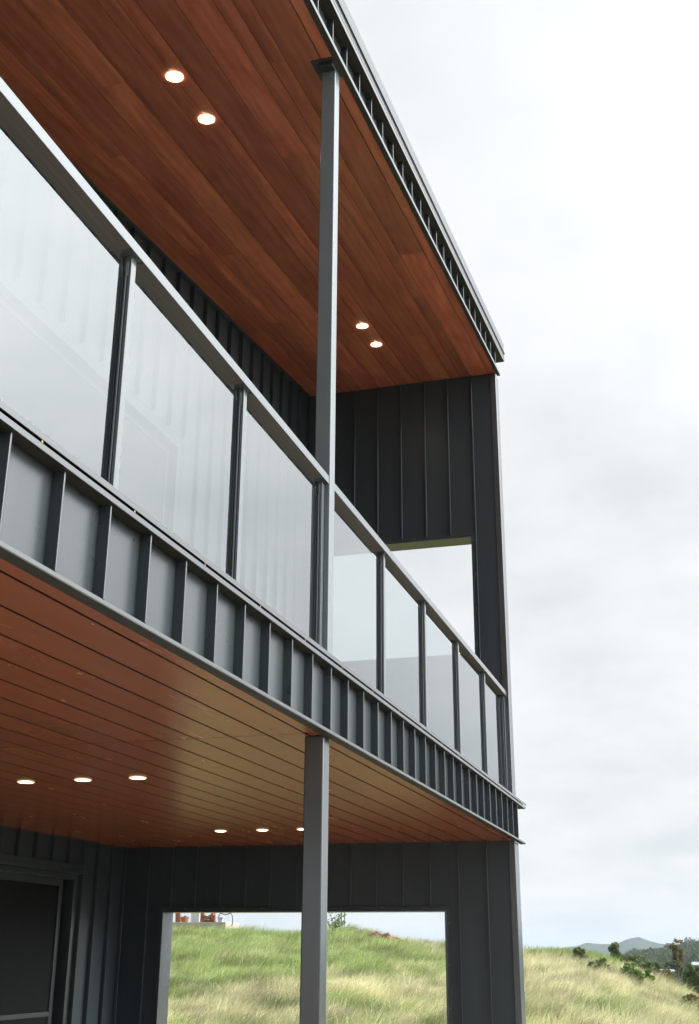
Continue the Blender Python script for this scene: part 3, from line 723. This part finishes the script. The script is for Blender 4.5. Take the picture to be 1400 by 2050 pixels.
tpart('brace', (405, 1833), (430, 1842), .10, tb, XN+.22, M_timber); tpart('brace', (404, 1844), (428, 1830), .09, tb, XN+.12, M_timber)
tpart('rail', (402, 1843), (432, 1845), .10, tb, XN+.45, M_timber)
tp = empty('timber_post', ray_at(357, 1846, XN+.3)); tag(tp, 'thick brown timber post next to the opening left jamb', 'post')
tpart('shaft', (357, 1846), (357, 1810), .20, tp, XN+.3, M_timber); tpart('cap', (357, 1811), (357, 1808), .26, tp, XN+.3, M_timber)
thing('panel_board', 'white board standing between the two brown timber pieces', 'board', [nbox(384, 401, 1800, 1846, .04, XN+.9), nbox(383, 384, 1800, 1846, .06, XN+.87)], M_white)
thing('white_crate', 'small white crate right of the timber trestle', 'crate', [nbox(436, 445, 1838, 1848, .2), nbox(434, 447, 1836, 1838, .26, XN-.03)], M_white, .008)
pp = plant('potted_plant', 'plant', 'orange pot with a green plant at the end of the edging', 370, 1846, 1834, 12, XN+.2, M_leafB, 160, .05, 31, 5, crown0=.2)
q0 = pp.location
ptv, ptf = tube([(0, 0, 0), (0, 0, .10), (0, 0, .2)], [.13, .16, .18], 14); mesh_obj('pot', ptv, ptf, M_pot, pp, True)
hv, hf = tube([ray_at(452+14*math.cos(t), 1842-15*math.sin(t)-4*math.sin(3*t), XN+.1+.05*t) for t in np.linspace(-.6, 4.6, 26)], [.018]*26, 6)
ho = mesh_obj('hose', [tuple(q) for q in hv], hf, M_black, None, True); tag(ho, 'black hose looped at the right end of the concrete edging', 'hose')
for k, pxx in enumerate((684, 690)):
    tv, tf = tube([ray_at(pxx, 1855, 46), ray_at(pxx, 1790, 46)], [.022, .022], 8)
    po = mesh_obj('metal_pole', [tuple(q) for q in tv], tf, M_post, None, True)
    tag(po, ('left' if k == 0 else 'right')+' one of two thin grey poles behind the sapling', 'pole', 'thin grey poles')

# ---- far buildings
M_bldg = mat_paint('cream wall', (.26, .23, .19), .8); M_bldr = mat_paint('pale metal roof', (.34, .36, .38), .6, .2)
def shed(name, label, px0, px1, pyb, pye, pyt, X, dep):
    a = ray_at(px1, pyb, X); b2 = ray_at(px0, pyb, X); ze = ray_at(px0, pye, X).z; zt = ray_at(px0, pyt, X).z
    e = empty(name, (X+dep/2, (a.y+b2.y)/2, a.z)); tag(e, label, 'building', 'far buildings in the valley')
    L = (b2.y-a.y)/2; h1 = ze-a.z; h2 = zt-a.z
    mesh_obj('wall', [(-dep/2, -L, -2), (-dep/2, L, -2), (dep/2, L, -2), (dep/2, -L, -2), (-dep/2, -L, h1), (-dep/2, L, h1), (dep/2, L, h1), (dep/2, -L, h1)], [(0, 1, 5, 4), (1, 2, 6, 5), (2, 3, 7, 6), (3, 0, 4, 7)], M_bldg, e)
    o_ = .4
    mesh_obj('roof', [(-dep/2-o_, -L-o_, h1), (-dep/2-o_, L+o_, h1), (0, L+o_, h2), (0, -L-o_, h2), (dep/2+o_, -L-o_, h1), (dep/2+o_, L+o_, h1)], [(0, 1, 2, 3), (3, 2, 5, 4), (0, 3, 4), (1, 5, 2)], M_bldr, e)
    for q in (-.5, .0, .5):
        boxes_w = boxes('window', [(-dep/2-.06, -dep/2-.01, q*L-.5, q*L+.5, h1*.35, h1*.8)], M_dark, e)
shed('shed', 'long low white roofed shed among the valley trees', 1316, 1342, 1948, 1945, 1941, 190, 10)
shed('shed', 'small white roofed shed left of the long one', 1281, 1294, 1952, 1949, 1944, 180, 8)
shed('far_house', 'cream house at the right edge of the valley', 1391, 1425, 1945, 1932, 1926, 190, 9)

# ---- mountain and wooded hill far off
def ridge(name, pts, X, depth, mat, base_py, seed, rough):
    r = np.random.default_rng(seed); n = 160
    px = np.linspace(pts[0][0], pts[-1][0], n); py = np.interp(px, [p[0] for p in pts], [p[1] for p in pts])
    vv = []; ff = []; J = 14
    for i in range(n):
        top = ray_at(px[i], py[i], X)
        for j in range(J):
            f = j/(J-1); zz = top.z + rough*(r.random()-.3)*(1 if j else 1)
            zb = -40
            fr = 1-f
            vv.append((X-depth*f, top.y*(X-depth*f)/X, zb+(zz-zb)*(fr**1.3)))
        vv.append((X+depth, top.y*(X+depth)/X, -40))
    J1 = J+1
    for i in range(n-1):
        for j in range(J-1): ff.append((i*J1+j, i*J1+j+1, (i+1)*J1+j+1, (i+1)*J1+j))
        ff.append((i*J1, (i+1)*J1, (i+1)*J1+J, i*J1+J))
    o = mesh_obj(name, vv, ff, mat, None, True); o['kind'] = 'structure'; return o
m, nt, b, o = newmat('forest slope'); v = coords(nt)
nt.links.new(ramp(nt, noise(nt, v, .05, 6, .7), [(.35, (.03, .045, .022)), (.65, (.085, .105, .05))]), b.inputs['Base Color']); b.inputs['Roughness'].default_value = 1; b.inputs['Specular IOR Level'].default_value = 0; M_forest = m
ridge('mountain', [(-900, 1900), (300, 1890), (700, 1897), (1000, 1900), (1100, 1905), (1150, 1894), (1190, 1888.5), (1215, 1893), (1232, 1890), (1262, 1880.5), (1276, 1878.5), (1300, 1884), (1330, 1889.5), (1345, 1895), (1375, 1906), (1500, 1900), (1800, 1890), (2400, 1900)], 2600, 900, M_forest, 1915, 3, 5)
ridge('wooded_hill', [(1000, 1935), (1200, 1930), (1255, 1924), (1290, 1915), (1330, 1907), (1365, 1900), (1400, 1894), (1500, 1885), (1700, 1880), (2300, 1890)], 620, 260, M_forest, 1940, 5, 1.2)
# trees of the wooded hill, seen as one mass
cs = []; rs = []; r5 = random.Random(9)
for i in range(620):
    px = r5.uniform(1225, 1560); ridge_y = np.interp(px, [1000, 1200, 1255, 1290, 1330, 1365, 1400, 1500, 1700], [1935, 1930, 1924, 1915, 1907, 1900, 1894, 1885, 1880])
    f = r5.random(); X = 620-250*f; py = ridge_y+(1943-ridge_y)*f
    p = ray_at(px, py, X); rad = r5.uniform(1.6, 3.6)
    for k in range(3): cs.append((p.x+r5.uniform(-1, 1)*rad*.6, p.y+r5.uniform(-1, 1)*rad*.7, p.z+r5.uniform(-.2, .8)*rad)); rs.append(rad*r5.uniform(.5, .85))
V, F = leaves(cs, rs, 60000, .55, 4)
wo_ = quick_mesh('woodland', V, F, 4, M_leafD); tag(wo_, 'far wooded hillside of grey green trees at the right', 'woodland', kind='stuff')

# ---- air between here and the mountain
m = bpy.data.materials.new('haze air'); m.use_nodes = True; nt = m.node_tree; nt.nodes.clear()
o = nt.nodes.new('ShaderNodeOutputMaterial'); pv = nt.nodes.new('ShaderNodeVolumePrincipled')
pv.inputs['Color'].default_value = (.66, .77, .90, 1); pv.inputs['Density'].default_value = .00019; pv.inputs['Anisotropy'].default_value = .1
nt.links.new(pv.outputs[0], o.inputs['Volume'])
hz = boxes('haze', [(-9500, 9500, -9500, 9500, -45, 75)], m); hz['kind'] = 'stuff'; tag(hz, 'thin pale haze over the valley and the far mountain', 'haze')
